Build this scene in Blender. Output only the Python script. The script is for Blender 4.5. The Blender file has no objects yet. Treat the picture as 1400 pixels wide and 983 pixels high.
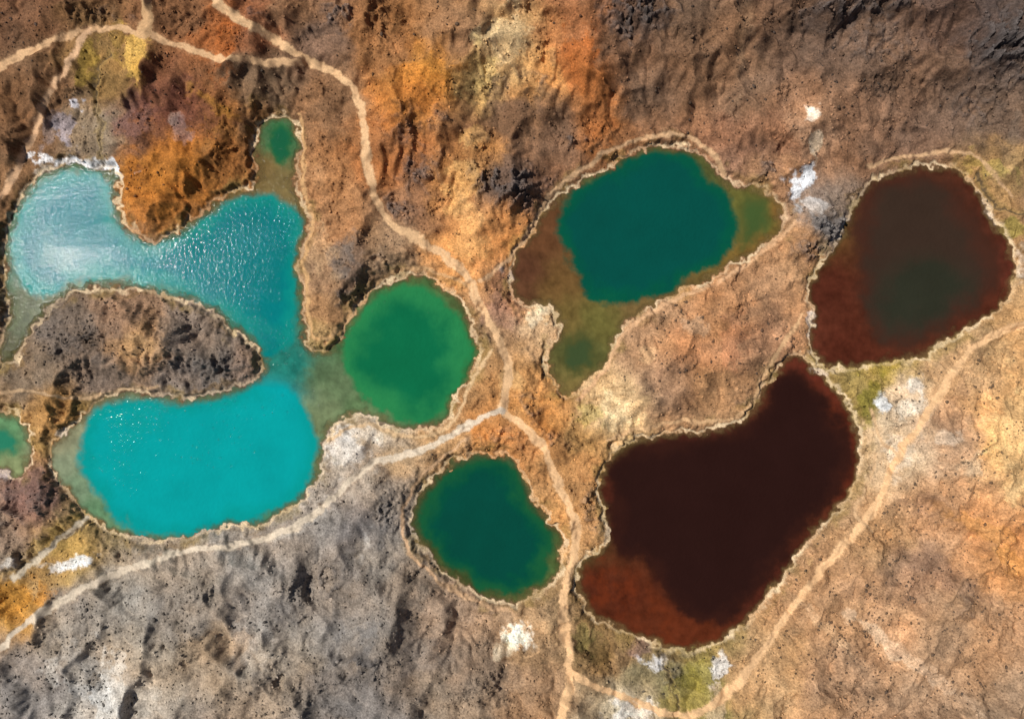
import bpy, math, random, bmesh
import numpy as np
from mathutils import Vector
F=np.float32
S=0.2; HC=192.7; CX=700.0; CY=491.5
rng=np.random.default_rng(7)
# ------------------------------------------------------------------ noise
perm=rng.permutation(4096).astype(np.int32)
ga=rng.random(4096)*2*np.pi
gx=np.cos(ga).astype(F); gy=np.sin(ga).astype(F)
def pn(x,y,seed=0):
    x=np.asarray(x,F); y=np.asarray(y,F)
    xf=np.floor(x); yf=np.floor(y)
    xi=xf.astype(np.int32)+seed*131; yi=yf.astype(np.int32)+seed*57
    fx=x-xf; fy=y-yf
    u=fx*fx*fx*(fx*(fx*6-15)+10); v=fy*fy*fy*(fy*(fy*6-15)+10)
    a=perm[xi&4095]; b=perm[(xi+1)&4095]
    i00=perm[(a+yi)&4095]; i10=perm[(b+yi)&4095]; i01=perm[(a+yi+1)&4095]; i11=perm[(b+yi+1)&4095]
    n00=gx[i00]*fx+gy[i00]*fy; n10=gx[i10]*(fx-1)+gy[i10]*fy
    n01=gx[i01]*fx+gy[i01]*(fy-1); n11=gx[i11]*(fx-1)+gy[i11]*(fy-1)
    p=n00+u*(n10-n00); q=n01+u*(n11-n01)
    return (p+v*(q-p))*F(1.5)
def fbm(x,y,wl,oc=4,seed=0,g=0.5):
    s=0;a=1.0;f=1.0/wl;t=0
    for i in range(oc):
        s=s+a*pn(x*f+i*17.3,y*f-i*9.1,seed+i*3);t+=a;a*=g;f*=2.03
    return s/t
def ridged(x,y,wl,oc=4,seed=0,g=0.5):
    s=0;a=1.0;f=1.0/wl;t=0;w=1
    for i in range(oc):
        n=1-np.abs(pn(x*f+i*11.7,y*f+i*5.3,seed+i*5))*1.6
        n=np.clip(n,0,1)**2*w
        s=s+a*n;t+=a;w=np.clip(n*1.6,0,1);a*=g;f*=2.1
    return s/t
def ss(a,b,x):
    t=np.clip((x-a)/(b-a),0,1); return t*t*(3-2*t)
def lin(c):
    c=np.array(c,float)/255; return np.where(c<=0.04045,c/12.92,((c+0.055)/1.055)**2.4)
def P(s):
    v=[float(t) for t in s.replace(',',' ').split()]
    return np.array(v).reshape(-1,2)
def chaikin(p,closed,n=1):
    for _ in range(n):
        if closed:
            q=np.roll(p,-1,0); o=np.empty((2*len(p),2)); o[0::2]=.75*p+.25*q; o[1::2]=.25*p+.75*q
        else:
            a=p[:-1];b=p[1:];o=np.empty((2*len(a),2));o[0::2]=.75*a+.25*b;o[1::2]=.25*a+.75*b
            o=np.vstack([p[:1],o,p[-1:]])
        p=o
    return p
# ------------------------------------------------------------------ survey data
LAKES=[P("""8,345 14,310 30,272 55,242 78,228 103,224 130,234 160,238 157,262 160,290 172,314 190,328 212,334 235,324 262,305 290,282 320,265 348,258
 354,240 350,215 352,190 360,168 382,160 402,170 409,198 405,230 398,252 412,278 420,305 414,330 404,360 411,400 413,430 414,455 420,475 432,487 455,478 468,470 478,440 498,409 528,389 548,378 572,377 596,388
 624,407 640,438 652,462 654,486 640,516 620,538 613,568 597,584 560,588 532,582 508,564 488,566 463,574 445,592 440,622 434,652 414,681 380,705 340,718 300,718
 265,728 230,739 190,737 155,726 128,708 100,680 80,655 70,632 72,606 92,594 108,584 118,560 150,542 190,538 235,548 275,547 315,534 340,526 356,516 361,498 358,478
 338,460 318,447 292,424 270,410 244,408 205,395 160,391 110,394 78,407 52,432 38,456 26,482 8,500 -4,480 8,455 16,425 8,395"""),
 P("870,208 910,200 945,205 970,225 990,250 1020,257 1050,264 1073,288 1065,315 1040,338 1000,362 960,384 920,400 880,423 852,440 838,465 828,495 802,522 776,540 756,520 747,492 755,470 771,455 765,430 745,412 725,418 705,408 698,388 702,365 710,345 735,310 755,280 785,255 830,232"),
 P("""1190,250 1230,235 1275,227 1312,234 1335,262 1352,296 1380,330 1388,365 1384,392 1370,420 1332,440 1290,468 1255,490 1220,489 1190,500 1150,503 1127,499 1117,487 1108,465 1115,440 1107,400 1120,365 1150,330 1165,290"""),
 P("""1108,506 1122,511 1135,523 1157,550 1172,590 1176,630 1165,667 1140,702 1105,732 1080,772 1050,812 1020,850 985,875
 950,886 915,886 882,872 840,856 810,842 795,817 791,787 800,762 822,752 834,730 830,700 819,675 825,645 840,615 870,603 920,593 970,592 1003,586 1030,566 1040,540 1062,508 1088,482 1099,490"""),
 P("600,650 625,628 660,621 690,622 714,643 724,680 745,705 766,730 769,765 756,797 722,816 690,823 650,813 620,787 590,762 570,737 561,705 575,675"),
 P("-60,575 10,562 30,576 44,604 36,640 20,655 5,640 -60,622"),
]
DEEP=dict(
 turq1=P("14,350 20,300 42,263 72,238 108,230 150,243 152,285 168,318 206,338 245,327 290,290 325,268 372,264 405,285 415,310 402,350 408,400 408,440 392,478 364,496 356,465 320,436 280,411 225,392 160,380 105,384 62,408 36,402"),
 turq2=P("108,600 124,563 160,547 205,544 255,554 310,545 362,520 402,530 425,568 437,600 432,645 410,680 370,704 310,716 240,735 190,732 156,710 132,676 112,645"),
 pond=P("366,180 382,166 400,178 402,205 388,225 370,215"),
 lpond=P("-60,580 5,585 25,600 20,625 -60,620"),
 greenB=P("466,495 476,450 502,413 538,390 572,388 607,408 633,440 648,480 630,518 607,560 585,578 555,582 525,565 490,542"),
 greenC=P("870,212 910,204 945,213 965,245 995,262 1010,310 998,350 950,380 905,402 860,417 820,414 795,392 780,355 762,325 760,290 785,260 830,238"),
 greenC2=P("1010,265 1045,270 1058,290 1045,320 1010,345"),
 greenC3=P("765,475 790,455 815,465 815,495 790,518 768,508"),
 greenF=P("603,655 638,628 690,627 714,655 722,690 748,716 758,748 748,785 715,806 682,816 650,802 625,776 595,753 573,727 570,700 585,675"),
 redD=P("1185,255 1235,240 1285,238 1320,268 1348,318 1374,362 1360,402 1310,440 1252,478 1205,478 1178,430 1172,370 1165,300"),
 redD2=P("1200,370 1250,345 1300,350 1345,385 1320,420 1270,455 1220,462 1185,435"),
 redE=P("1082,500 1115,525 1142,562 1164,600 1166,640 1140,685 1098,722 1072,768 1038,802 1008,842 975,858 935,845 905,812 885,768 848,762 834,738 836,690 831,640 850,615 900,603 960,598 1012,588 1045,560 1058,520"),
)
PATHS=[ # pts, halfwidth px, colour
 ("240,-110 290,0 330,30 380,58 420,84 455,100 480,118 495,150 500,200 505,240 515,280 535,308 575,330 610,350 640,380 655,415 675,450 690,480 697,510 690,545 685,562",5.0,(206,168,126)),
 ("685,562 715,580 745,612 757,650 778,690 790,722 784,760 771,800 768,840 775,880 779,915 775,950 765,985 745,1090",5.6,(212,172,128)),
 ("-110,150 0,95 60,62 110,45 150,38 200,48 250,65 300,82 360,88 420,88",4.4,(198,160,120)),
 ("205,-110 205,0 203,25 198,48",9,(184,148,108)),
 ("-110,420 0,275 30,225 50,180 70,130 98,85 125,42",3.8,(198,160,124)),
 ("685,562 650,573 610,600 560,622 512,630 482,652 452,686 410,716 360,738 300,748 250,752 190,772 130,795 60,835 20,865 -5,895 -90,1050",4.2,(198,182,160)),
 ("655,388 690,362 722,322 752,262 790,236 840,203 890,186 940,186 978,212 990,240",2.5,(194,158,120)),
 ("1520,400 1400,440 1350,460 1312,490 1288,530 1250,588 1225,622 1205,670 1185,710 1130,765 1080,830 1040,890 1000,942 955,972 925,978 880,962 830,942 790,924 778,912",4.6,(212,172,128)),
 ("700,838 640,818 590,785 562,757 549,722 552,690 570,655 600,630 640,600",2.2,(192,156,120)),
 ("790,545 830,505 850,455 900,420 960,395 1010,370 1050,340 1085,305",2.2,(198,158,120)),
 ("830,602 880,582 950,573 990,580 1022,560 1045,505 1080,455 1095,430",2.2,(200,162,120)),
 ("1185,228 1240,212 1300,208 1335,215 1380,270",2.3,(192,156,118)),
 ("-60,540 0,538 40,532 110,548 150,535 220,528",1.9,(180,150,116)),
 ("408,158 418,200 414,250 428,300 416,350 420,400 424,440 426,465 455,462 480,425",2.1,(192,152,106)),
 ("20,790 60,758 95,725 120,708",3.1,(186,172,150)),
 ("1225,622 1200,600 1190,560",1.8,(192,158,120)),
 ("445,470 490,425 520,378 560,365 600,372 640,392",1.9,(188,150,108)),
 ("450,600 500,575 540,596 590,598 625,575 640,530 672,480",1.9,(200,168,128)),
 ("1190,725 1160,700 1190,660 1195,620",1.5,(190,156,118)),
]
STREAMS=[("150,72 138,95 130,125 136,165 142,205 140,230",3.0),("905,880 905,905 918,935 925,960 932,1000",3.0),
 ("1338,240 1350,270 1372,292 1420,300",3.2),("-40,520 10,500 22,455 20,420",3.0),("130,712 80,740 40,775 -40,800",3.0),("745,470 740,500 760,530",2.0)]
GC="""20,20:105,75,55 60,120:112,84,62 20,180:110,82,60 150,100:135,104,66 140,180:135,118,98 230,140:112,74,56 190,170:112,78,60 250,230:158,102,54 200,230:165,108,56 300,230:138,92,54 300,40:150,92,56 290,180:130,90,54 250,20:120,85,60
350,30:135,88,62 360,120:104,84,66 440,60:114,90,74 400,20:134,100,74 460,130:126,96,72 520,60:142,101,68 590,100:178,121,66 560,140:172,114,64 560,190:157,103,65 530,230:148,98,63 570,280:137,99,72 460,260:160,117,82 460,310:154,114,82
540,340:148,119,92 450,380:140,111,86 430,430:146,115,86 490,370:114,93,77 620,40:136,101,73 690,70:194,158,113 660,110:192,156,104 740,110:186,135,87 790,100:162,103,63 820,170:152,103,68 790,40:147,101,71 700,160:116,90,70 640,180:134,98,71 650,210:176,126,80
610,240:166,118,76 640,300:194,140,93 700,250:106,84,70 620,340:195,142,94 690,320:180,127,82 760,200:122,94,74 740,260:130,96,74 850,60:108,82,64 950,50:108,84,66 900,130:114,88,69 1000,120:124,96,75 1100,50:104,82,67 1200,100:110,87,71
1300,40:96,75,63 1380,60:78,65,58 1300,130:110,87,71 1380,170:106,87,73 1000,200:138,102,80 1100,180:152,120,96 1060,190:145,106,81 1130,300:132,116,103 1180,180:125,96,76 1250,180:119,92,74 1380,240:152,121,84 1060,240:151,112,82 1090,350:163,125,92
700,420:164,121,92 735,435:198,162,124 660,500:156,119,83 665,450:146,113,82 724,520:182,138,94 740,560:183,130,80 660,595:173,123,79 720,600:177,123,79 800,600:164,127,84 900,450:162,125,94 980,420:167,124,90 1050,400:168,127,94 960,480:176,129,95 900,520:156,122,95
840,560:204,169,126 1040,460:164,122,92 980,540:158,122,90 1180,540:146,125,78 1205,500:166,144,88 1240,560:196,172,144 1210,600:193,166,134 1300,600:184,150,120 1300,520:180,145,109 1380,560:199,157,112 1380,480:173,139,101 1380,620:208,166,116 1300,700:177,136,102
1380,760:192,140,96 1340,720:186,137,97 1200,740:170,134,99 1100,800:165,128,95 1050,920:175,139,102 1150,920:162,129,101 1200,860:181,146,115 1300,850:157,127,100 1380,950:150,124,100 1380,880:164,130,101 1250,780:154,121,96 1160,830:166,133,103
850,900:148,120,89 890,930:120,108,82 940,930:138,127,78 860,970:184,167,140 820,880:126,100,68 720,870:168,136,103 720,960:147,118,92 650,900:138,118,100 620,960:136,118,100 560,900:124,114,105 500,850:130,120,110 480,960:117,110,104 520,760:138,127,115
500,720:120,111,104 530,670:146,134,122 480,620:176,166,154 500,590:190,171,148 420,780:138,129,120 350,850:142,131,120 380,900:145,132,117 280,880:149,129,107 250,830:137,127,116 200,900:154,140,123 150,950:172,161,148 100,900:144,133,120 50,930:133,123,114
100,830:139,129,118 180,820:143,133,121 20,820:178,134,76 60,780:156,127,86 90,750:164,136,86 20,720:148,125,106 40,680:130,99,85 20,770:156,138,118 300,780:143,133,122 100,450:112,98,86 180,425:134,108,88 250,450:132,115,101 190,475:166,130,96 150,520:116,102,91
300,490:116,106,97 60,500:116,99,82 70,570:164,124,80 240,520:118,105,95 340,500:127,108,94 620,840:148,125,105 800,700:183,136,90 805,660:172,128,86 810,725:177,140,100 560,640:158,135,108 620,620:171,134,96 550,790:132,118,104 450,470:156,130,92 10,280:124,95,70 -60,300:112,88,68 -60,900:138,121,106 1460,300:144,113,86 1460,800:180,134,95 700,-60:132,96,72 1100,-60:106,82,67 300,-60:132,94,68 300,1050:135,121,108 800,1050:150,120,94 1200,1050:166,129,100"""
PATCH=[(1100,245,9,24,15,(240,238,236),1.3),(1085,258,10,14,0,(228,222,218),1.1),(1108,160,8,12,0,(228,218,204),1.0),(1112,205,6,20,10,(216,194,166),.9),(1130,312,30,14,20,(135,132,130),.7),(1112,282,22,8,10,(188,180,172),.8),
 (705,872,18,14,-20,(240,228,208),1.2),(690,885,14,10,0,(224,206,178),.8),(150,940,18,40,0,(210,206,198),.7),(110,915,30,30,0,(176,171,164),.4),(200,960,25,20,0,(184,176,164),.5),(75,925,8,20,0,(196,190,180),.5),(165,900,8,16,0,(202,196,186),.5),
 (690,60,28,34,30,(216,186,142),.8),(655,100,16,30,20,(210,178,120),.8),(735,95,18,26,0,(202,156,106),.7),(795,80,18,40,0,(172,102,58),.7),(815,150,20,50,-15,(164,102,60),.6),(590,95,34,16,-10,(194,132,68),.6),(560,130,26,40,10,(182,114,60),.5),(545,60,14,30,20,(150,104,70),.4),
 (650,185,12,16,20,(214,168,112),.8),(630,250,16,36,15,(214,168,112),.7),(640,320,24,36,0,(212,164,112),.7),(185,75,14,30,5,(208,168,98),.9),(190,100,8,20,0,(218,173,98),.8),(105,145,8,8,0,(216,216,224),1.0),(95,180,14,18,10,(160,153,161),.8),
 (70,180,10,25,20,(125,117,118),.5),(185,165,22,26,0,(112,86,84),.5),(255,150,50,26,10,(106,68,58),.6),(235,235,48,50,0,(170,110,56),.4),(190,260,20,40,-10,(172,110,56),.5),(248,178,12,14,0,(155,137,137),.5),
 (700,165,30,40,-20,(106,83,66),.7),(765,190,24,70,-10,(114,87,68),.5),(675,150,12,50,25,(110,86,66),.6),(640,120,10,40,0,(116,90,66),.5),(610,200,8,34,20,(120,84,58),.5),(570,235,14,24,20,(98,72,56),.5),
 (850,560,20,18,0,(230,198,152),.9),(800,570,14,14,0,(178,160,92),.5),(885,485,12,8,0,(209,174,134),.5),(1000,465,16,28,20,(188,128,94),.5),(950,445,16,14,0,(180,154,128),.5),(930,500,30,12,-30,(140,108,86),.5),(1020,430,24,12,-30,(144,112,88),.5),
 (1190,540,13,34,15,(126,116,52),.8),(1205,505,26,7,-10,(152,132,66),.8),(1205,550,8,14,0,(226,222,216),1.0),(1225,620,14,26,0,(219,198,172),.8),(1240,560,16,18,0,(216,200,178),.9),(1250,530,8,12,0,(226,216,202),.8),(1380,600,28,60,0,(222,184,134),.8),(1390,770,40,14,20,(202,146,88),.6),(1340,720,60,10,22,(200,146,92),.6),
 (1200,870,60,7,40,(212,186,158),.8),(1270,920,60,7,38,(206,174,144),.7),(1130,860,40,6,45,(200,169,136),.6),(1190,800,40,30,0,(156,122,97),.3),(1300,560,14,40,10,(152,119,94),.5),(1260,690,30,14,0,(148,115,92),.5),(1300,790,50,12,30,(142,112,92),.4),
 (890,907,14,12,0,(214,211,208),1.0),(880,885,14,12,0,(140,114,114),.5),(945,925,16,26,10,(124,114,56),.7),(925,965,24,12,0,(136,124,72),.6),(865,970,28,12,0,(228,216,200),1.0),(985,905,9,22,20,(226,218,208),1.0),(980,965,10,20,0,(226,200,166),.7),(815,890,14,26,-20,(108,88,56),.6),(800,870,10,20,0,(128,118,72),.5),
 (480,615,26,24,-30,(206,201,194),.9),(500,592,20,10,0,(218,206,190),.8),(400,725,40,6,-25,(189,181,170),.5),(100,768,22,7,-15,(228,224,218),1.1),(75,740,34,12,-35,(174,148,92),.6),(20,820,40,18,-15,(188,132,66),.7),(15,770,14,10,0,(195,186,174),.9),(35,670,22,28,0,(116,88,78),.7),(8,640,14,16,0,(220,203,194),.9),(60,600,22,12,30,(184,146,98),.7),
 (110,225,44,5,8,(240,238,238),1.2),(158,236,5,12,0,(236,234,232),1.1),(65,235,10,8,-30,(214,200,182),.8),(190,475,26,16,-20,(184,144,100),.6),(310,60,14,40,10,(174,101,56),.5),(240,165,8,8,0,(195,177,167),.4),
 (470,350,26,14,-40,(114,105,97),.6),(440,350,16,30,0,(190,156,120),.5),(720,545,12,24,-25,(212,158,102),.6),(735,430,16,13,0,(228,205,170),.9),(690,380,14,10,0,(118,85,70),.6),(680,430,18,20,0,(150,115,99),.5),(700,520,14,20,0,(208,173,126),.6),
 (740,580,14,20,-30,(190,126,74),.6),(670,590,24,12,0,(182,124,76),.5),(810,700,14,30,0,(198,150,104),.6),(780,640,14,30,-20,(188,139,94),.5),(1020,40,7,60,8,(154,126,101),.6),(1345,230,30,12,15,(180,160,92),.5),(1385,315,14,10,0,(146,138,76),.7),(1385,180,8,20,0,(100,91,82),.4),
 (120,90,10,30,10,(156,130,62),.6),(165,60,10,18,0,(150,120,62),.5),(290,140,30,8,30,(166,125,56),.4),(345,140,14,14,0,(128,104,68),.5),(1110,450,6,24,0,(220,200,184),.9),(1115,506,14,4,20,(220,200,184),1.0),(330,880,10,20,0,(178,152,126),.4),(360,880,12,25,0,(186,177,165),.4),(1140,990,24,8,0,(228,206,180),.7),
 (1345,285,10,16,-30,(216,204,190),.7),(1394,350,6,20,0,(214,200,184),.6),(90,592,12,4,0,(222,208,190),.8),(60,770,10,5,0,(214,206,194),.7),(830,725,8,14,0,(222,204,180),.6),(700,375,8,12,0,(210,196,190),.6),(1290,600,20,8,0,(214,196,174),.5),(1330,630,12,20,20,(216,192,160),.5),(500,740,6,20,0,(190,182,172),.4),(440,640,6,12,0,(205,194,176),.5),
 (470,800,14,50,12,(106,101,97),.5),(500,900,12,40,8,(104,100,97),.6),(520,700,12,30,0,(104,99,95),.5),(400,830,14,24,0,(116,110,105),.4),(350,940,12,30,5,(120,113,107),.4),(1330,40,60,40,10,(78,63,56),.6),(1150,20,50,22,0,(84,69,60),.6),(870,20,40,26,0,(76,63,57),.6)]
CRAG=[(870,12,34,22,1.0),(855,45,20,18,.6),(1375,62,40,36,1.2),(1340,75,24,18,.8),(1400,100,20,20,.8),(1150,20,50,14,.8),(1210,5,40,12,.8),(700,258,34,22,1.0),(665,250,20,18,.7),(580,235,20,22,.7),(600,165,12,12,.5),(545,290,22,18,.6),
 (1130,312,26,16,.8),(1105,345,24,12,.6),(465,25,16,14,.7),(740,115,10,10,.6),(788,193,8,8,.7),(560,180,26,30,.35),(300,505,55,16,.5),(120,470,60,26,.35),(240,500,50,20,.4),(480,410,16,24,.6),(515,360,22,8,.4),(470,350,16,14,.4),
 (450,790,18,30,.6),(420,840,16,20,.4),(495,900,10,18,1.0),(525,700,10,36,.5),(380,920,16,24,.4),(460,910,16,26,.4),(160,30,20,10,.4),(1330,150,30,30,.3),(1200,60,60,26,.35),(1030,550,16,12,.5),(1040,235,16,14,.5),(985,245,16,10,.5),
 (725,560,16,24,.5),(700,590,22,10,.5),(750,600,10,22,.5),(650,610,26,10,.4),(660,450,14,26,.4),(10,700,24,24,.5),(60,690,16,24,.5),(910,910,14,16,.5),(730,400,10,8,.3),(1320,820,14,24,.3),(350,25,20,14,.4),(805,700,12,30,.4)]
HILL=[(240,220,60,55,0,3.5),(560,150,50,70,10,5),(690,250,60,40,0,5),(480,380,34,50,30,4),(170,470,120,45,5,3),(960,470,100,50,-35,4),(620,60,30,70,10,3),(820,120,30,90,-10,3),(870,20,80,40,0,5),(1370,60,90,50,0,6),(1150,10,140,40,0,4),
 (60,110,40,60,0,2),(330,60,50,40,30,3),(520,900,30,90,10,4),(260,860,40,80,0,3.5),(660,900,50,70,0,3),(1300,820,30,110,35,3.5),(1340,620,60,60,0,3),(20,700,60,50,0,2),(740,590,25,40,-30,2),(660,600,30,15,0,1.5),
 (1130,310,40,20,0,3)]
# ------------------------------------------------------------------ distance fields
G0x,G0y,GS=-150.0,-150.0,2.0
NX,NY=851,641
gxp=(G0x+np.arange(NX)*GS).astype(F); gyp=(G0y+np.arange(NY)*GS).astype(F)
MAXD=130.0
def seg_field(segs,pad):
    D=np.full((NY,NX),pad,F)
    for (ax,ay),(bx,by) in segs:
        x0=int(max(0,(min(ax,bx)-pad-G0x)/GS)); x1=int(min(NX,(max(ax,bx)+pad-G0x)/GS+2))
        y0=int(max(0,(min(ay,by)-pad-G0y)/GS)); y1=int(min(NY,(max(ay,by)+pad-G0y)/GS+2))
        if x1<=x0 or y1<=y0: continue
        X=gxp[None,x0:x1]; Y=gyp[y0:y1,None]
        dx=bx-ax; dy=by-ay; L=dx*dx+dy*dy+1e-9
        t=np.clip(((X-ax)*dx+(Y-ay)*dy)/L,0,1)
        d=np.sqrt((X-ax-t*dx)**2+(Y-ay-t*dy)**2)
        D[y0:y1,x0:x1]=np.minimum(D[y0:y1,x0:x1],d)
    return D
def inside(p):
    I=np.zeros((NY,NX),bool)
    q=np.roll(p,-1,0)
    for (ax,ay),(bx,by) in zip(p,q):
        if ay==by: continue
        r=np.nonzero((gyp>=min(ay,by))&(gyp<max(ay,by)))[0]
        if len(r)==0: continue
        xc=ax+(gyp[r]-ay)/(by-ay)*(bx-ax)
        I[r]^=(gxp[None,:]<xc[:,None])
    return I
def sdf_poly(p,pad):
    p=chaikin(p,True,1)
    D=seg_field(list(zip(p,np.roll(p,-1,0))),pad)
    return np.where(inside(p),-D,D)
lake=np.full((NY,NX),MAXD,F)
for L in LAKES: lake=np.minimum(lake,sdf_poly(L,MAXD))
deep={k:sdf_poly(v,50.0) for k,v in DEEP.items()}
pathF=[]
for pts,hw,c in PATHS:
    p=chaikin(P(pts),False,2); pathF.append((seg_field(list(zip(p[:-1],p[1:])),26.0),hw,lin(c)))
strD=np.full((NY,NX),20.0,F)
for pts,hw in STREAMS:
    p=chaikin(P(pts),False,2); strD=np.minimum(strD,seg_field(list(zip(p[:-1],p[1:])),20.0)*(3.0/hw))
def smp(A,px,py):
    u=np.clip((px-G0x)/GS,0,NX-1.001); v=np.clip((py-G0y)/GS,0,NY-1.001)
    i=u.astype(np.int32); j=v.astype(np.int32); fu=(u-i).astype(F); fv=(v-j).astype(F)
    A=A.ravel(); k=j*NX+i
    return (A[k]*(1-fu)+A[k+1]*fu)*(1-fv)+(A[k+NX]*(1-fu)+A[k+NX+1]*fu)*fv
def shep(pts,px,py,s,pw=2):
    C=np.zeros(px.shape+(3,),F); W=np.zeros(px.shape,F)
    for (x,y),c in pts:
        w=(s*s/((px-x)**2+(py-y)**2+s*s))**pw
        W+=w
        for k in range(3): C[...,k]+=w*F(c[k])
    return C/W[...,None]
def parse(s):
    o=[]
    for t in s.split():
        a,b=t.split(':'); x,y=map(float,a.split(',')); o.append(((x,y),lin([float(v) for v in b.split(',')])))
    return o
def gauss(px,py,cx,cy,rx,ry,ang):
    a=math.radians(ang); c,s=math.cos(a),math.sin(a)
    dx=px-cx; dy=py-cy
    u=(dx*c+dy*s)/rx; v=(-dx*s+dy*c)/ry
    return np.exp(-(u*u+v*v)*0.9)
def baseh(px,py):
    d=smp(lake,px,py)
    e=np.clip(d,0,MAXD)
    h=5.5*(1-np.exp(-e/75))
    m=ss(4,45,e)
    for cx,cy,rx,ry,an,hh in HILL: h=h+m*hh*gauss(px,py,cx,cy,rx,ry,an)
    h=h+m*(8*ss(230,-80,py)+5*ss(800,1060,py)+4*ss(1200,1460,px)*ss(450,600,py))
    return h
# ------------------------------------------------------------------ erosion of the hills by running water
EX,EY=np.meshgrid(gxp,gyp)
ew1=fbm(EX,EY,22,3,11); ew2=fbm(EX,EY,22,3,12)
E=baseh(EX,EY).astype(F)
em=ss(4,40,lake).astype(F)
E+=em*(fbm(EX,EY,120,3,41)*5.0+fbm(EX+ew1*8,EY+ew2*8,40,4,43)*1.2+(ridged(EX+ew1*16,EY+ew2*16,100,4,45)-.35)*3.2)
def ribs(ang,wl,st,seed):
    a=math.radians(ang);c,s=math.cos(a),math.sin(a)
    u=(EX+ew1*10)*c+(EY+ew2*10)*s; v=-(EX+ew1*10)*s+(EY+ew2*10)*c
    return fbm(u/wl,v/(wl*st),1.0,4,seed,.55)
E+=em*(ss(760,900,EX)*ss(270,120,EY)*ribs(4,30,6,61)*2.0+ss(720,560,EX)*ss(740,830,EY+.2*(EX-300))*ribs(12,50,4,62)*2.8+ss(880,1050,EX+.3*(EY-900))*ss(560,700,EY)*ribs(38,50,5,63)*2.4+ss(430,520,EX)*ss(880,760,EX)*ss(330,240,EY)*ribs(8,36,3.4,64)*2.6)
lk=lake<0
E=np.where(lk,-.6,E).astype(F); E0=E.copy()
NB=[(1,0),(-1,0),(0,1),(0,-1),(1,1),(-1,-1),(1,-1),(-1,1)]
A=np.ones_like(E); cell=GS*S
for it_ in range(20):
    W=[];T=np.zeros_like(E);smax=np.zeros_like(E)
    for dx,dy in NB:
        s_=np.clip(E-np.roll(E,(-dy,-dx),(0,1)),0,None)/(cell*(1.414 if dx and dy else 1))
        smax=np.maximum(smax,s_); s_=s_*s_; W.append(s_);T+=s_
    T=np.maximum(T,1e-9)
    for k in range(8): W[k]=W[k]/T
    for _ in range(12):
        B=np.ones_like(E)
        for (dx,dy),w in zip(NB,W): B+=np.roll(A*w,(dy,dx),(0,1))
        A=np.minimum(B,3000)
    er=np.minimum(.020*np.sqrt(A)*smax,.10)*em
    E=np.maximum(E-er,E0-1.2)
    lap=(np.roll(E,1,0)+np.roll(E,-1,0)+np.roll(E,1,1)+np.roll(E,-1,1))*.25-E
    E=E+lap*.2*em
    E=np.where(lk,-.6,np.maximum(E,.1*em)).astype(F)
flow=np.log(A).astype(F)
# ------------------------------------------------------------------ terrain grid
ST=1.25
def axis(a,b):
    core=np.arange(a,b+ST/2,ST)
    st=[];d=ST;acc=0
    while acc<14000: d*=1.17; acc+=d; st.append(acc)
    st=np.array(st)
    return np.concatenate([core[0]-st[::-1],core,core[-1]+st]),len(st),len(core)
ax,ox,ncx=axis(-70,1470); ay,oy,ncy=axis(-70,1053)
nx,ny=len(ax),len(ay)
X0,Y0=np.meshgrid(ax.astype(F),ay.astype(F))
WX=(X0-CX)*F(S); WY=(CY-Y0)*F(S)
hb=np.clip(smp(E,X0,Y0),0,None)
fac=HC/(HC-hb)
hb=np.clip(smp(E,CX+(X0-CX)*fac,CY+(Y0-CY)*fac),0,None); fac=HC/(HC-hb)
inn=ss(260,60,np.maximum(np.maximum(-X0,X0-1400),np.maximum(-Y0,Y0-983)))
fac=1+(fac-1)*inn
PX=CX+(X0-CX)*fac; PY=CY+(Y0-CY)*fac
w1=fbm(PX,PY,22,3,11); w2=fbm(PX,PY,22,3,12)
wf1=pn(PX/6,PY/6,21); wf2=pn(PX/6,PY/6,22)
SHW=lambda x,y,a,b: (x+a*10+pn(x/9,y/9,25)*3.4+pn(x/4,y/4,27)*1.4, y+b*10+pn(x/9,y/9,26)*3.4+pn(x/4,y/4,28)*1.4)
QX,QY=SHW(PX,PY,w1,w2)
d=smp(lake,QX,QY)
far=ss(2500,200,np.maximum(np.abs(X0-700),np.abs(Y0-490)))
pathM=np.zeros_like(d); pathW=np.zeros_like(d); pcol=np.zeros(d.shape+(3,),F)
edge=fbm(PX,PY,5,2,31)*1.7+wf2*0.8
pwid=fbm(PX,PY,50,2,33); prut=fbm(PX,PY,20,2,34)
for A_,hw,c in pathF:
    q=smp(A_,PX+w1*6,PY+w2*6)
    m=ss(hw+1.6,hw-0.8,q*(1+.4*pwid)+edge*min(1,hw/4)) 
    if hw<3: m=m*0.85*ss(-0.9,-0.3,w1+0.3*wf1)
    elif hw<8:  # stony crown between the wheel ruts
        m=m*(1-.25*ss(hw*.38,hw*.1,q)*ss(.0,.25,prut))
    pcol=pcol*(1-m[...,None])+m[...,None]*c.astype(F)
    pathM=np.maximum(pathM,m); pathW=np.maximum(pathW,ss(hw+8,hw,q)*(1 if hw>3 else .5))
pcol=np.where(pathM[...,None]>0.02,pcol/np.maximum(pathM,1e-3)[...,None],0.2)
sd=smp(strD,QX,QY)
crag=np.zeros_like(d)
for cx,cy,rx,ry,a in CRAG: crag=np.maximum(crag,a*gauss(PX+w1*26,PY+w2*26,cx,cy,rx,ry,0))
crag*=ss(4,14,d)*(1-pathW)
fl_=smp(flow,PX,PY)
n_med=fbm(PX,PY,90,4,41)
Esm=smp(E,PX,PY)
rockn=fbm(PX+w1*10,PY+w2*10,70,5,49,.6)
rough_=ss(.04,.34,rockn)
bankn=ss(-.25,.35,n_med+0.9*w1)
m=ss(3,38,d); fl=1-0.85*pathW
h=np.clip(Esm,0,None)*ss(1,14,d)
bk=4+5*ss(-.3,.3,w2)
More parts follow.
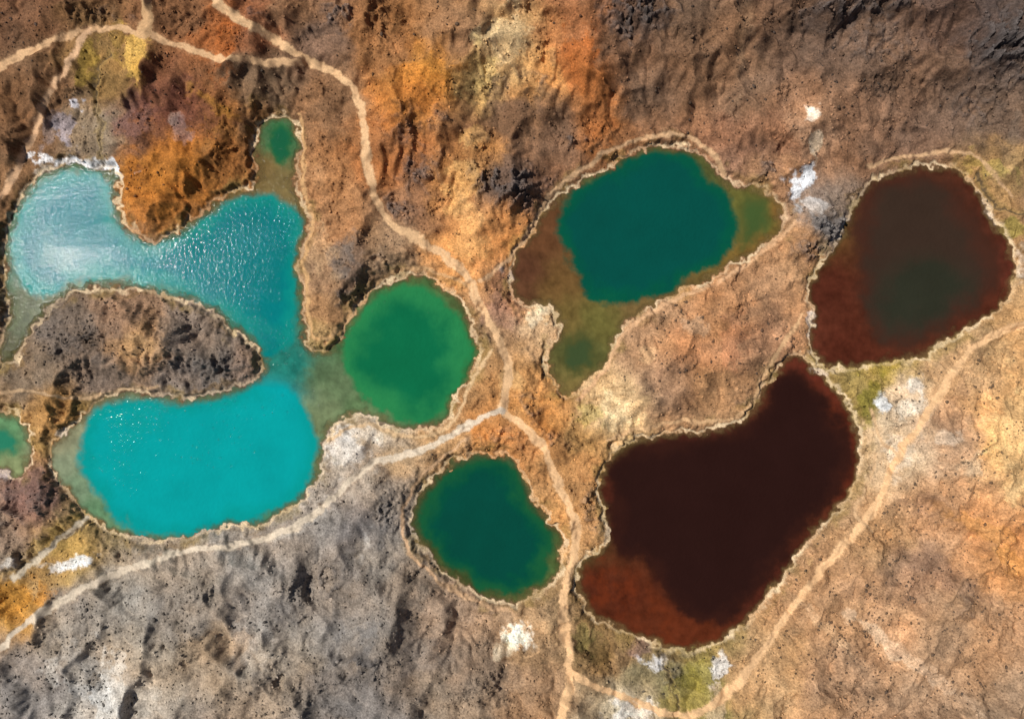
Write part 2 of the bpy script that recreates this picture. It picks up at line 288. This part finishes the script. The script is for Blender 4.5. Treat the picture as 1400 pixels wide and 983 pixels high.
h+=ss(bk*.4,bk+6,d+wf1*1.5)*(.35+1.2*bankn)*ss(60,20,d)+ss(20,60,d)*.8
h+=m*fl*(ridged(PX+w1*6,PY+w2*6,20,4,47)-.4)*(.08+1.3*rough_)
h+=ss(2,9,d)*fl*(fbm(PX,PY,8,3,51)*(0.08+.55*rough_))
h+=far*ss(0,5,d)*(1-.6*pathW)*(pn(PX/3.1,PY/3.1,55)*0.11+pn(PX/4.7,PY/4.7,56)*0.05)*(.3+1.2*rough_)
cr=ridged(PX+w1*5,PY+w2*5,20,5,57,.62)
blk=np.abs(pn(PX/6+wf1*.6,PY/6+wf2*.6,58)); blk2=np.abs(pn(PX/10+wf1*.4,PY/10+wf2*.4,59))
h+=crag*(cr*4.6-1.2+ss(.10,.16,blk)*0.6+ss(.1,.16,blk2)*.9)
h-=pathM*0.12
h-=ss(6,0,sd)*ss(-2,4,d)*0.6
h=np.where(d<0,-np.minimum(3.0,-d*S*0.35),np.maximum(h,0.02+d*0.012))
edist=np.maximum(np.maximum(-70-X0,X0-1470),np.maximum(-70-Y0,Y0-1053)); edist=np.clip(edist,0,None)*S
h=h+ss(20,900,edist)*(35*fbm(X0,Y0,3500,3,71)+15)+ss(5,200,edist)*5*fbm(X0,Y0,500,3,72)
Z=h.astype(F)
# ---- ground colour (albedo only)
cwx=PX+fbm(PX,PY,60,4,81)*40+wf1*2; cwy=PY+fbm(PX,PY,60,4,82)*40+wf2*2
C=shep(parse(GC),cwx,cwy,16,2.2)*F(1.0)
pn1=fbm(PX,PY,30,5,83,.68)
for cx,cy,rx,ry,an,c,st in PATCH:
    g=gauss(PX+w1*9,PY+w2*9,cx,cy,rx*1.25,ry*1.25,an)
    mk=np.clip(ss(0.33,0.7,g+pn1*1.2)*st*ss(.02,.25,g)*.9,0,1)[...,None]
    C=C*(1-mk)+mk*lin(c).astype(F)*F(.9)
v1=fbm(PX,PY,44,5,85,.68); v2=fbm(PX+50,PY,14,4,86,.7); v3=fbm(PX,PY+99,100,4,87,.6); v4=pn(PX/2.6,PY/2.6,88)
C=C*(1+0.6*v1+0.55*v2+0.24*v4)[...,None]
rust=np.clip(v3*1.4,-.5,.5)[...,None]
C=C*(1+rust*np.array([.11,-.01,-.14],F))
chn=ss(2.6,5.5,fl_)*ss(-.3,.3,v1+.1)
C=C*(1+.22*(chn*(1-pathM))[...,None]*np.array([1,.95,.85],F))
C=C*(1-(rough_*.34*ss(-.1,.25,v2+.05)*(1-pathM))[...,None])
cm=np.clip(crag*1.1*(0.3+1.1*ss(.0,.5,cr)),0,.85)[...,None]
C=C*(1-cm)+cm*(C*.36+np.array([.036,.033,.032],F)*(1+1.8*(cr[...,None])))
lum=(C@np.array([.3,.59,.11],F))[...,None]; C=lum+(C-lum)*1.08
# shore bands
dn=d+fbm(PX,PY,12,3,91)*5
ochre=np.array(lin((140,110,66)),F); pale=np.array(lin((208,184,148)),F); wet=np.array(lin((80,62,40)),F)
var=ss(-.2,.3,fbm(PX,PY,50,4,95)); var2=ss(-.2,.25,fbm(PX,PY,40,4,96))
b2=(ss(1.0,2.2,dn)*ss(7.5,4.2,dn))[...,None]*(.3+.65*var)[...,None]; b1=(ss(6,9,dn)*ss(17,11,dn))[...,None]*(.45*var2)[...,None]; b0=ss(1.6,.4,dn)[...,None]*.8
C=C*(1-b2)+(pale*(1+.4*v2[...,None]))*b2; C=C*(1-b1)+ochre*.8*b1; C=C*(1-b0)+wet*b0
yel=(ss(26,12,dn)*ss(.05,.35,fbm(PX,PY,38,3,93)))[...,None]*.35
C=C*(1-yel)+yel*np.array(lin((136,116,64)),F)
bed=ss(0,-2,d)[...,None]; C=C*(1-bed)+bed*np.array(lin((116,98,62)),F)*(1+.5*v2[...,None])
sm=(ss(7,3,sd)*ss(-2,4,d))[...,None]*.4; C=C*(1-sm)+sm*np.array(lin((150,126,76)),F)
sm=(ss(2.4,1,sd+wf1)*ss(-2,4,d))[...,None]*.75; C=C*(1-sm)+sm*np.array(lin((70,60,50)),F)
halo=(np.clip(pathW-pathM,0,1)*ss(-.1,.4,v2))[...,None]*.3
C=C*(1-halo)+halo*np.array(lin((178,144,108)),F)
pm=pathM[...,None]*.95; C=C*(1-pm)+pm*pcol*(1+.28*v2+.12*v4)[...,None]
C=np.clip(C,0.02,.76)

def grid_mesh(name,x,y,z,quads,attrs):
    used=np.unique(quads); rem=np.full(x.size,-1,np.int32); rem[used]=np.arange(len(used))
    q=rem[quads].astype(np.int32)
    me=bpy.data.meshes.new(name)
    me.vertices.add(len(used)); co=np.stack([x.ravel()[used],y.ravel()[used],z.ravel()[used]],1).astype(F)
    me.vertices.foreach_set('co',co.ravel())
    me.loops.add(q.size); me.loops.foreach_set('vertex_index',q.ravel())
    me.polygons.add(len(q)); me.polygons.foreach_set('loop_start',np.arange(0,q.size,4,dtype=np.int32))
    me.polygons.foreach_set('use_smooth',np.ones(len(q),bool))
    for k,v in attrs.items():
        if v.ndim==3:
            a=me.attributes.new(k,'FLOAT_COLOR','POINT'); c=np.ones((len(used),4),F); c[:,:3]=v.reshape(-1,3)[used]; a.data.foreach_set('color',c.ravel())
        else:
            a=me.attributes.new(k,'FLOAT','POINT'); a.data.foreach_set('value',v.ravel()[used].astype(F))
    me.update(calc_edges=True)
    o=bpy.data.objects.new(name,me); bpy.context.scene.collection.objects.link(o); return o
def quads_of(nx_,ny_,mask=None):
    i,j=np.meshgrid(np.arange(nx_-1),np.arange(ny_-1)); k=(j*nx_+i)
    q=np.stack([k,k+nx_,k+nx_+1,k+1],-1)
    return q[mask] if mask is not None else q.reshape(-1,4)

# ------------------------------------------------------------------ materials
def mat_ground(name,speck=1.0):
    m=bpy.data.materials.new(name); m.use_nodes=True; nt=m.node_tree; N=nt.nodes; L=nt.links; N.clear()
    out=N.new('ShaderNodeOutputMaterial'); b=N.new('ShaderNodeBsdfPrincipled'); L.new(b.outputs[0],out.inputs[0])
    at=N.new('ShaderNodeAttribute'); at.attribute_name='Col'
    tc=N.new('ShaderNodeTexCoord')
    def noise(sc,det,ro=.6):
        n=N.new('ShaderNodeTexNoise'); n.inputs['Scale'].default_value=sc; n.inputs['Detail'].default_value=det; n.inputs['Roughness'].default_value=ro
        L.new(tc.outputs['Object'],n.inputs['Vector']); return n
    n1=noise(2.0,4,.8)
    r1=N.new('ShaderNodeMapRange'); r1.inputs[1].default_value=.32;r1.inputs[2].default_value=.68; r1.inputs[3].default_value=1-.45*speck; r1.inputs[4].default_value=1+.45*speck; L.new(n1.outputs[0],r1.inputs[0])
    vo=N.new('ShaderNodeTexVoronoi'); vo.inputs['Scale'].default_value=1.1; L.new(tc.outputs['Object'],vo.inputs['Vector'])
    rv=N.new('ShaderNodeMapRange'); rv.inputs[1].default_value=.12; rv.inputs[2].default_value=.22; rv.inputs[3].default_value=1-.35*speck; rv.inputs[4].default_value=1; L.new(vo.outputs['Distance'],rv.inputs[0])
    m2=N.new('ShaderNodeMath'); m2.operation='MULTIPLY'; L.new(r1.outputs[0],m2.inputs[0]); L.new(rv.outputs[0],m2.inputs[1])
    vm=N.new('ShaderNodeVectorMath'); vm.operation='SCALE'; L.new(at.outputs['Color'],vm.inputs[0]); L.new(m2.outputs[0],vm.inputs['Scale'])
    L.new(vm.outputs[0],b.inputs['Base Color'])
    b.inputs['Roughness'].default_value=.95; b.inputs['Specular IOR Level'].default_value=.1
    n3=noise(1.6,6,.75); bp=N.new('ShaderNodeBump'); bp.inputs['Strength'].default_value=.9*speck; bp.inputs['Distance'].default_value=.22
    L.new(n3.outputs[0],bp.inputs['Height']); L.new(bp.outputs[0],b.inputs['Normal'])
    return m
MG=mat_ground('volcanic_scree'); MP=mat_ground('trodden_dust',.4)
ground=grid_mesh('ground',WX,WY,Z,quads_of(nx,ny),{'Col':C}); ground.data.materials.append(MG)
mk=(pathM[:-1,:-1]>.5)&(pathM[1:,1:]>.5)&(pathM[1:,:-1]>.5)&(pathM[:-1,1:]>.5)&(d[:-1,:-1]>2)
pth=grid_mesh('dirt_path',WX,WY,Z+.03,quads_of(nx,ny,mk),{'Col':C}); pth.data.materials.append(MP)

# ------------------------------------------------------------------ water
SH=parse("""20,440:80,88,60 10,480:76,76,50 80,630:118,128,102 70,610:136,130,100 130,700:90,124,90 110,670:106,126,98 440,510:78,98,68 440,555:104,116,82 500,560:90,114,76 460,530:88,106,74 400,500:30,108,96 385,195:60,100,65 375,250:112,96,60 360,235:105,85,50
720,370:80,50,34 735,325:90,58,36 715,400:86,56,37 760,390:98,72,40 770,430:104,86,46 1040,300:86,94,44 1068,290:116,85,44 1040,335:112,85,42 790,485:76,80,44 790,528:116,100,56 820,440:96,90,46 870,418:104,84,50 850,220:70,84,50 960,220:74,78,42
1130,400:72,34,23 1140,480:70,32,21 1350,400:74,36,24 1350,310:70,35,24 1200,250:70,38,27 1380,370:84,40,29 1110,470:90,45,31 850,820:76,34,20 810,800:74,33,20 930,870:84,38,21 880,850:80,37,21 1170,600:78,33,21 1115,505:82,36,25 1060,800:66,30,21 830,690:66,30,21 950,592:66,31,23
590,770:56,68,36 760,780:70,88,48 700,622:54,76,48 570,690:54,68,40 560,380:70,98,56 640,500:46,104,58 480,460:70,104,62 250,400:40,108,92 300,715:60,108,84 10,600:90,130,90 20,640:120,130,90 12,330:60,106,84""")
WC=dict(turq1=((0,108,110),(12,120,112),30),turq2=((0,140,140),(4,132,128),26),pond=((24,84,56),(38,90,52),10),lpond=((38,112,86),(76,114,78),10),
 greenB=((12,94,60),(36,114,66),44),greenC=((0,68,60),(8,74,54),24),greenC2=((60,78,40),(74,80,40),20),greenC3=((54,68,40),(70,72,38),14),greenF=((0,63,52),(20,76,46),28),
 redD=((51,38,30),(60,35,26),40),redD2=((40,41,31),(48,40,31),30),redE=((37,19,16),(44,22,17),24))
cx_=np.arange(-70,1470,1.5).astype(F); cy_=np.arange(-70,1053,1.5).astype(F)
VX,VY=np.meshgrid(cx_,cy_)
v_1=fbm(VX,VY,22,3,11); v_2=fbm(VX,VY,22,3,12)
dl=smp(lake,VX,VY)
wn=fbm(VX,VY,30,5,101,.65); wn2=fbm(VX,VY,30,5,102,.65); wn3=fbm(VX,VY,80,5,103,.6)
Wc=shep(SH,VX+wn*14,VY+wn2*14,14,2)*(1+.7*fbm(VX,VY,18,5,104,.7))[...,None]
dmin=np.full(VX.shape,1e9,F); lab=np.zeros(VX.shape,np.int32); keys=list(WC)
grp=dict(turq1=0,pond=1,turq2=2,lpond=3,greenB=4,greenC=5,greenC2=5,greenC3=5,greenF=6,redD=7,redD2=7,redE=8)
opq=np.zeros(VX.shape,F)
for k in keys:
    core,rim,rw=WC[k]
    A_=deep[k]
    q=smp(A_,VX+wn*14,VY+wn2*14)+wn2*4
    soft={'redD2':16,'greenC2':9,'greenC3':8,'redD':12,'redE':8,'greenC':5.5,'pond':5,'lpond':5,'turq2':7}.get(k,6)
    w=ss(soft,-soft,q)[...,None]
    t=ss(-rw,0,q+wn3*rw*.8)[...,None]
    col=lin(core).astype(F)*(1-t)+lin(rim).astype(F)*t
    col=col*(1+.13*wn3+.08*wn)[...,None]
    Wc=Wc*(1-w)+col*w
    opq=np.maximum(opq,w[...,0])
    q0=smp(A_,VX,VY); u=q0<dmin; dmin=np.where(u,q0,dmin); lab=np.where(u,grp[k],lab)
g=gauss(VX+wn*20,VY+wn2*20,845,805,46,30,30)+.7*gauss(VX+wn*20,VY+wn2*20,905,855,20,30,-10)+.5*gauss(VX,VY,1140,565,14,34,-30)
t=np.clip(g*(.4+wn*3.2),0,.9)[...,None]*.6*(ss(-26,8,smp(deep['redE'],VX,VY))[...,None]); Wc=Wc*(1-t)+t*lin((104,44,21)).astype(F)
g=gauss(VX,VY,380,530,34,14,20); t=(g*.5)[...,None]; Wc=Wc*(1-t)+t*lin((0,150,156)).astype(F)
Wc=np.clip(Wc,0.002,.8)
shal=ss(0,-9,smp(lake,*SHW(VX,VY,v_1,v_2))+wn*3)
alpha=np.clip(.30+.7*np.maximum(shal*.92,opq),0,1)
wx=(VX-CX)*S; wy=(CY-VY)*S
def mat_water():
    m=bpy.data.materials.new('lake_water'); m.use_nodes=True; nt=m.node_tree; N=nt.nodes; L=nt.links; N.clear()
    out=N.new('ShaderNodeOutputMaterial'); b=N.new('ShaderNodeBsdfPrincipled')
    at=N.new('ShaderNodeAttribute'); at.attribute_name='Col'; aa=N.new('ShaderNodeAttribute'); aa.attribute_name='Opq'
    L.new(at.outputs['Color'],b.inputs['Base Color']); b.inputs['Roughness'].default_value=.055; b.inputs['IOR'].default_value=1.33; b.inputs['Specular IOR Level'].default_value=.065
    tc=N.new('ShaderNodeTexCoord'); n=N.new('ShaderNodeTexNoise'); n.inputs['Scale'].default_value=1.0; n.inputs['Detail'].default_value=3; n.inputs['Roughness'].default_value=.6
    L.new(tc.outputs['Object'],n.inputs['Vector'])
    g=N.new('ShaderNodeTexNoise'); g.inputs['Scale'].default_value=.045; g.inputs['Detail'].default_value=3; L.new(tc.outputs['Object'],g.inputs['Vector'])
    r=N.new('ShaderNodeMapRange'); r.inputs[1].default_value=.35; r.inputs[2].default_value=.65; r.inputs[3].default_value=.5; r.inputs[4].default_value=1; L.new(g.outputs[0],r.inputs[0])
    bp=N.new('ShaderNodeBump'); bp.inputs['Distance'].default_value=.145; L.new(r.outputs[0],bp.inputs['Strength']); L.new(n.outputs[0],bp.inputs['Height']); L.new(bp.outputs[0],b.inputs['Normal'])
    tr=N.new('ShaderNodeBsdfTransparent'); mx=N.new('ShaderNodeMixShader'); L.new(aa.outputs['Fac'],mx.inputs[0]); L.new(tr.outputs[0],mx.inputs[1]); L.new(b.outputs[0],mx.inputs[2]); L.new(mx.outputs[0],out.inputs[0])
    return m
MW=mat_water()
names=['turquoise_lake','green_pond','turquoise_lake','turquoise_pond','green_lake','green_lake','green_lake','red_lake','red_lake']
q=quads_of(len(cx_),len(cy_)).reshape(len(cy_)-1,len(cx_)-1,4)
dm=np.minimum(np.minimum(dl[:-1,:-1],dl[1:,1:]),np.minimum(dl[:-1,1:],dl[1:,:-1]))
lb=lab[:-1,:-1]
for gi,nm in enumerate(names):
    mk=(dm<9)&(lb==gi)
    if mk.sum()==0: continue
    o=grid_mesh(nm,wx,wy,np.zeros_like(wx),q[mk],{'Col':Wc,'Opq':alpha}); o.data.materials.append(MW)

# ------------------------------------------------------------------ rocks
Zc=Z[oy:oy+ncy,ox:ox+ncx]; Dc=d[oy:oy+ncy,ox:ox+ncx]; Pc=pathW[oy:oy+ncy,ox:ox+ncx]; Kc=crag[oy:oy+ncy,ox:ox+ncx]; Cc=C[oy:oy+ncy,ox:ox+ncx]; Rc=rough_[oy:oy+ncy,ox:ox+ncx]
def at_(A,px,py):
    i=np.clip(((px+70)/ST).round().astype(int),0,ncx-1); j=np.clip(((py+70)/ST).round().astype(int),0,ncy-1); return A[j,i]
bm=bmesh.new(); bmesh.ops.create_icosphere(bm,subdivisions=1,radius=1); iv=np.array([v.co[:] for v in bm.verts]); bm.verts.ensure_lookup_table(); it=np.array([[v.index for v in f.verts] for f in bm.faces]); bm.free()
def rocks(name,px,py,r,col,flat,mat):
    n=len(px); z=at_(Zc,px,py)
    V=iv[None]*(1+0.35*rng.standard_normal((n,len(iv),1)).clip(-1.4,1.4))
    sc=np.stack([r*rng.uniform(.7,1.4,n),r*rng.uniform(.7,1.2,n),r*rng.uniform(.5,1.0,n)*flat],1)
    V=V*sc[:,None,:]; a=rng.uniform(0,6.28,n); c,s=np.cos(a)[:,None],np.sin(a)[:,None]
    x=V[...,0]*c-V[...,1]*s+((px-CX)*S)[:,None]; y=V[...,0]*s+V[...,1]*c+((CY-py)*S)[:,None]; zz=V[...,2]+(z+sc[:,2]*.3)[:,None]
    co=np.stack([x,y,zz],-1).reshape(-1,3).astype(F)
    tri=(it[None]+(np.arange(n)*len(iv))[:,None,None]).reshape(-1,3).astype(np.int32)
    me=bpy.data.meshes.new(name); me.vertices.add(len(co)); me.vertices.foreach_set('co',co.ravel()); me.loops.add(tri.size); me.loops.foreach_set('vertex_index',tri.ravel())
    me.polygons.add(len(tri)); me.polygons.foreach_set('loop_start',np.arange(0,tri.size,3,dtype=np.int32))
    cc=np.ones((n,len(iv),4),F); cc[...,:3]=col[:,None,:]; at=me.attributes.new('Col','FLOAT_COLOR','POINT'); at.data.foreach_set('color',cc.ravel())
    me.update(calc_edges=True); me.validate(); me.materials.append(mat)
    o=bpy.data.objects.new(name,me); bpy.context.scene.collection.objects.link(o)
DENS=[(100,900,130,80,1),(250,850,120,80,.5),(150,950,60,50,1),(180,450,130,60,.8),(960,470,110,60,.8),(1300,600,110,90,.9),(1200,850,200,110,.9),(1330,880,100,110,.8),(1050,900,60,50,.5),(560,850,120,100,.4),(1100,720,60,60,.2),(1150,130,260,110,.3),(560,330,60,30,.4),(350,900,120,90,.45),(60,60,90,80,.3),(1250,700,100,80,.6)]
def pick(n,fn):
    ox_,oy_=[],[];c=0
    while c<n:
        x=rng.uniform(-40,1440,60000); y=rng.uniform(-40,1020,60000); k=rng.random(60000)<fn(x,y)*(at_(Dc,x,y)>7)*(at_(Pc,x,y)<.25)
        ox_.append(x[k]);oy_.append(y[k]); c+=k.sum()
    return np.concatenate(ox_)[:n],np.concatenate(oy_)[:n]
def dens(x,y):
    v=.05
    for cx,cy,rx,ry,w in DENS: v=np.maximum(v,w*gauss(x,y,cx,cy,rx,ry,0))
    cl=fbm(x,y,40,3,121); return v*ss(-.25,.35,cl)
x,y=pick(3600,dens); r=.15+.30*rng.random(len(x))**3.0
base=at_(Cc,x,y); col=base*.25+np.array([.025,.022,.02])*rng.uniform(.5,1.5,(len(x),1))
rocks('scattered_rocks',x,y,r,col,.9,MP)
x,y=pick(500,lambda x,y:np.clip(at_(Kc,x,y),0,1)**1.5*.9); r=.15+.5*rng.random(len(x))**3
base=at_(Cc,x,y); col=base*rng.uniform(.9,1.6,(len(x),1))
rocks('rock_outcrop',x,y,r,col,.8,MG)
x,y=pick(14000,lambda x,y:.12+.6*at_(Rc,x,y)); r=.12+.26*rng.random(len(x))**2
base=at_(Cc,x,y); col=base*rng.uniform(.65,1.4,(len(x),1))
rocks('gravel',x,y,r,col,.9,MG)

# ------------------------------------------------------------------ light & camera
sx,sy,sz=-118.0,32.0,HC; el=math.atan2(sz,math.hypot(sx,sy)); az=math.atan2(sx,sy)
w=bpy.data.worlds.new("World"); bpy.context.scene.world=w; w.use_nodes=True; nt=w.node_tree
sky=nt.nodes.new('ShaderNodeTexSky'); sky.sky_type='NISHITA'; sky.sun_disc=False; sky.sun_elevation=el; sky.sun_rotation=az; sky.altitude=1700
bg=nt.nodes['Background']; bg.inputs[1].default_value=.05; nt.links.new(sky.outputs[0],bg.inputs[0])
sl=bpy.data.lights.new('sun','SUN'); sl.energy=5.0; sl.angle=math.radians(.5); sl.color=(1,.965,.91)
so=bpy.data.objects.new('sun',sl); bpy.context.scene.collection.objects.link(so)
so.rotation_euler=Vector((sx,sy,sz)).to_track_quat('Z','Y').to_euler(); so.location=(sx,sy,sz)
cd=bpy.data.cameras.new('camera'); cd.sensor_width=36; cd.lens=18/math.tan(math.radians(36.0)); cd.clip_end=10000; cd.clip_start=1
co=bpy.data.objects.new('camera',cd); co.location=(0,0,HC); bpy.context.scene.collection.objects.link(co); bpy.context.scene.camera=co
bpy.context.scene.view_settings.view_transform='Standard'; bpy.context.scene.view_settings.look='None'
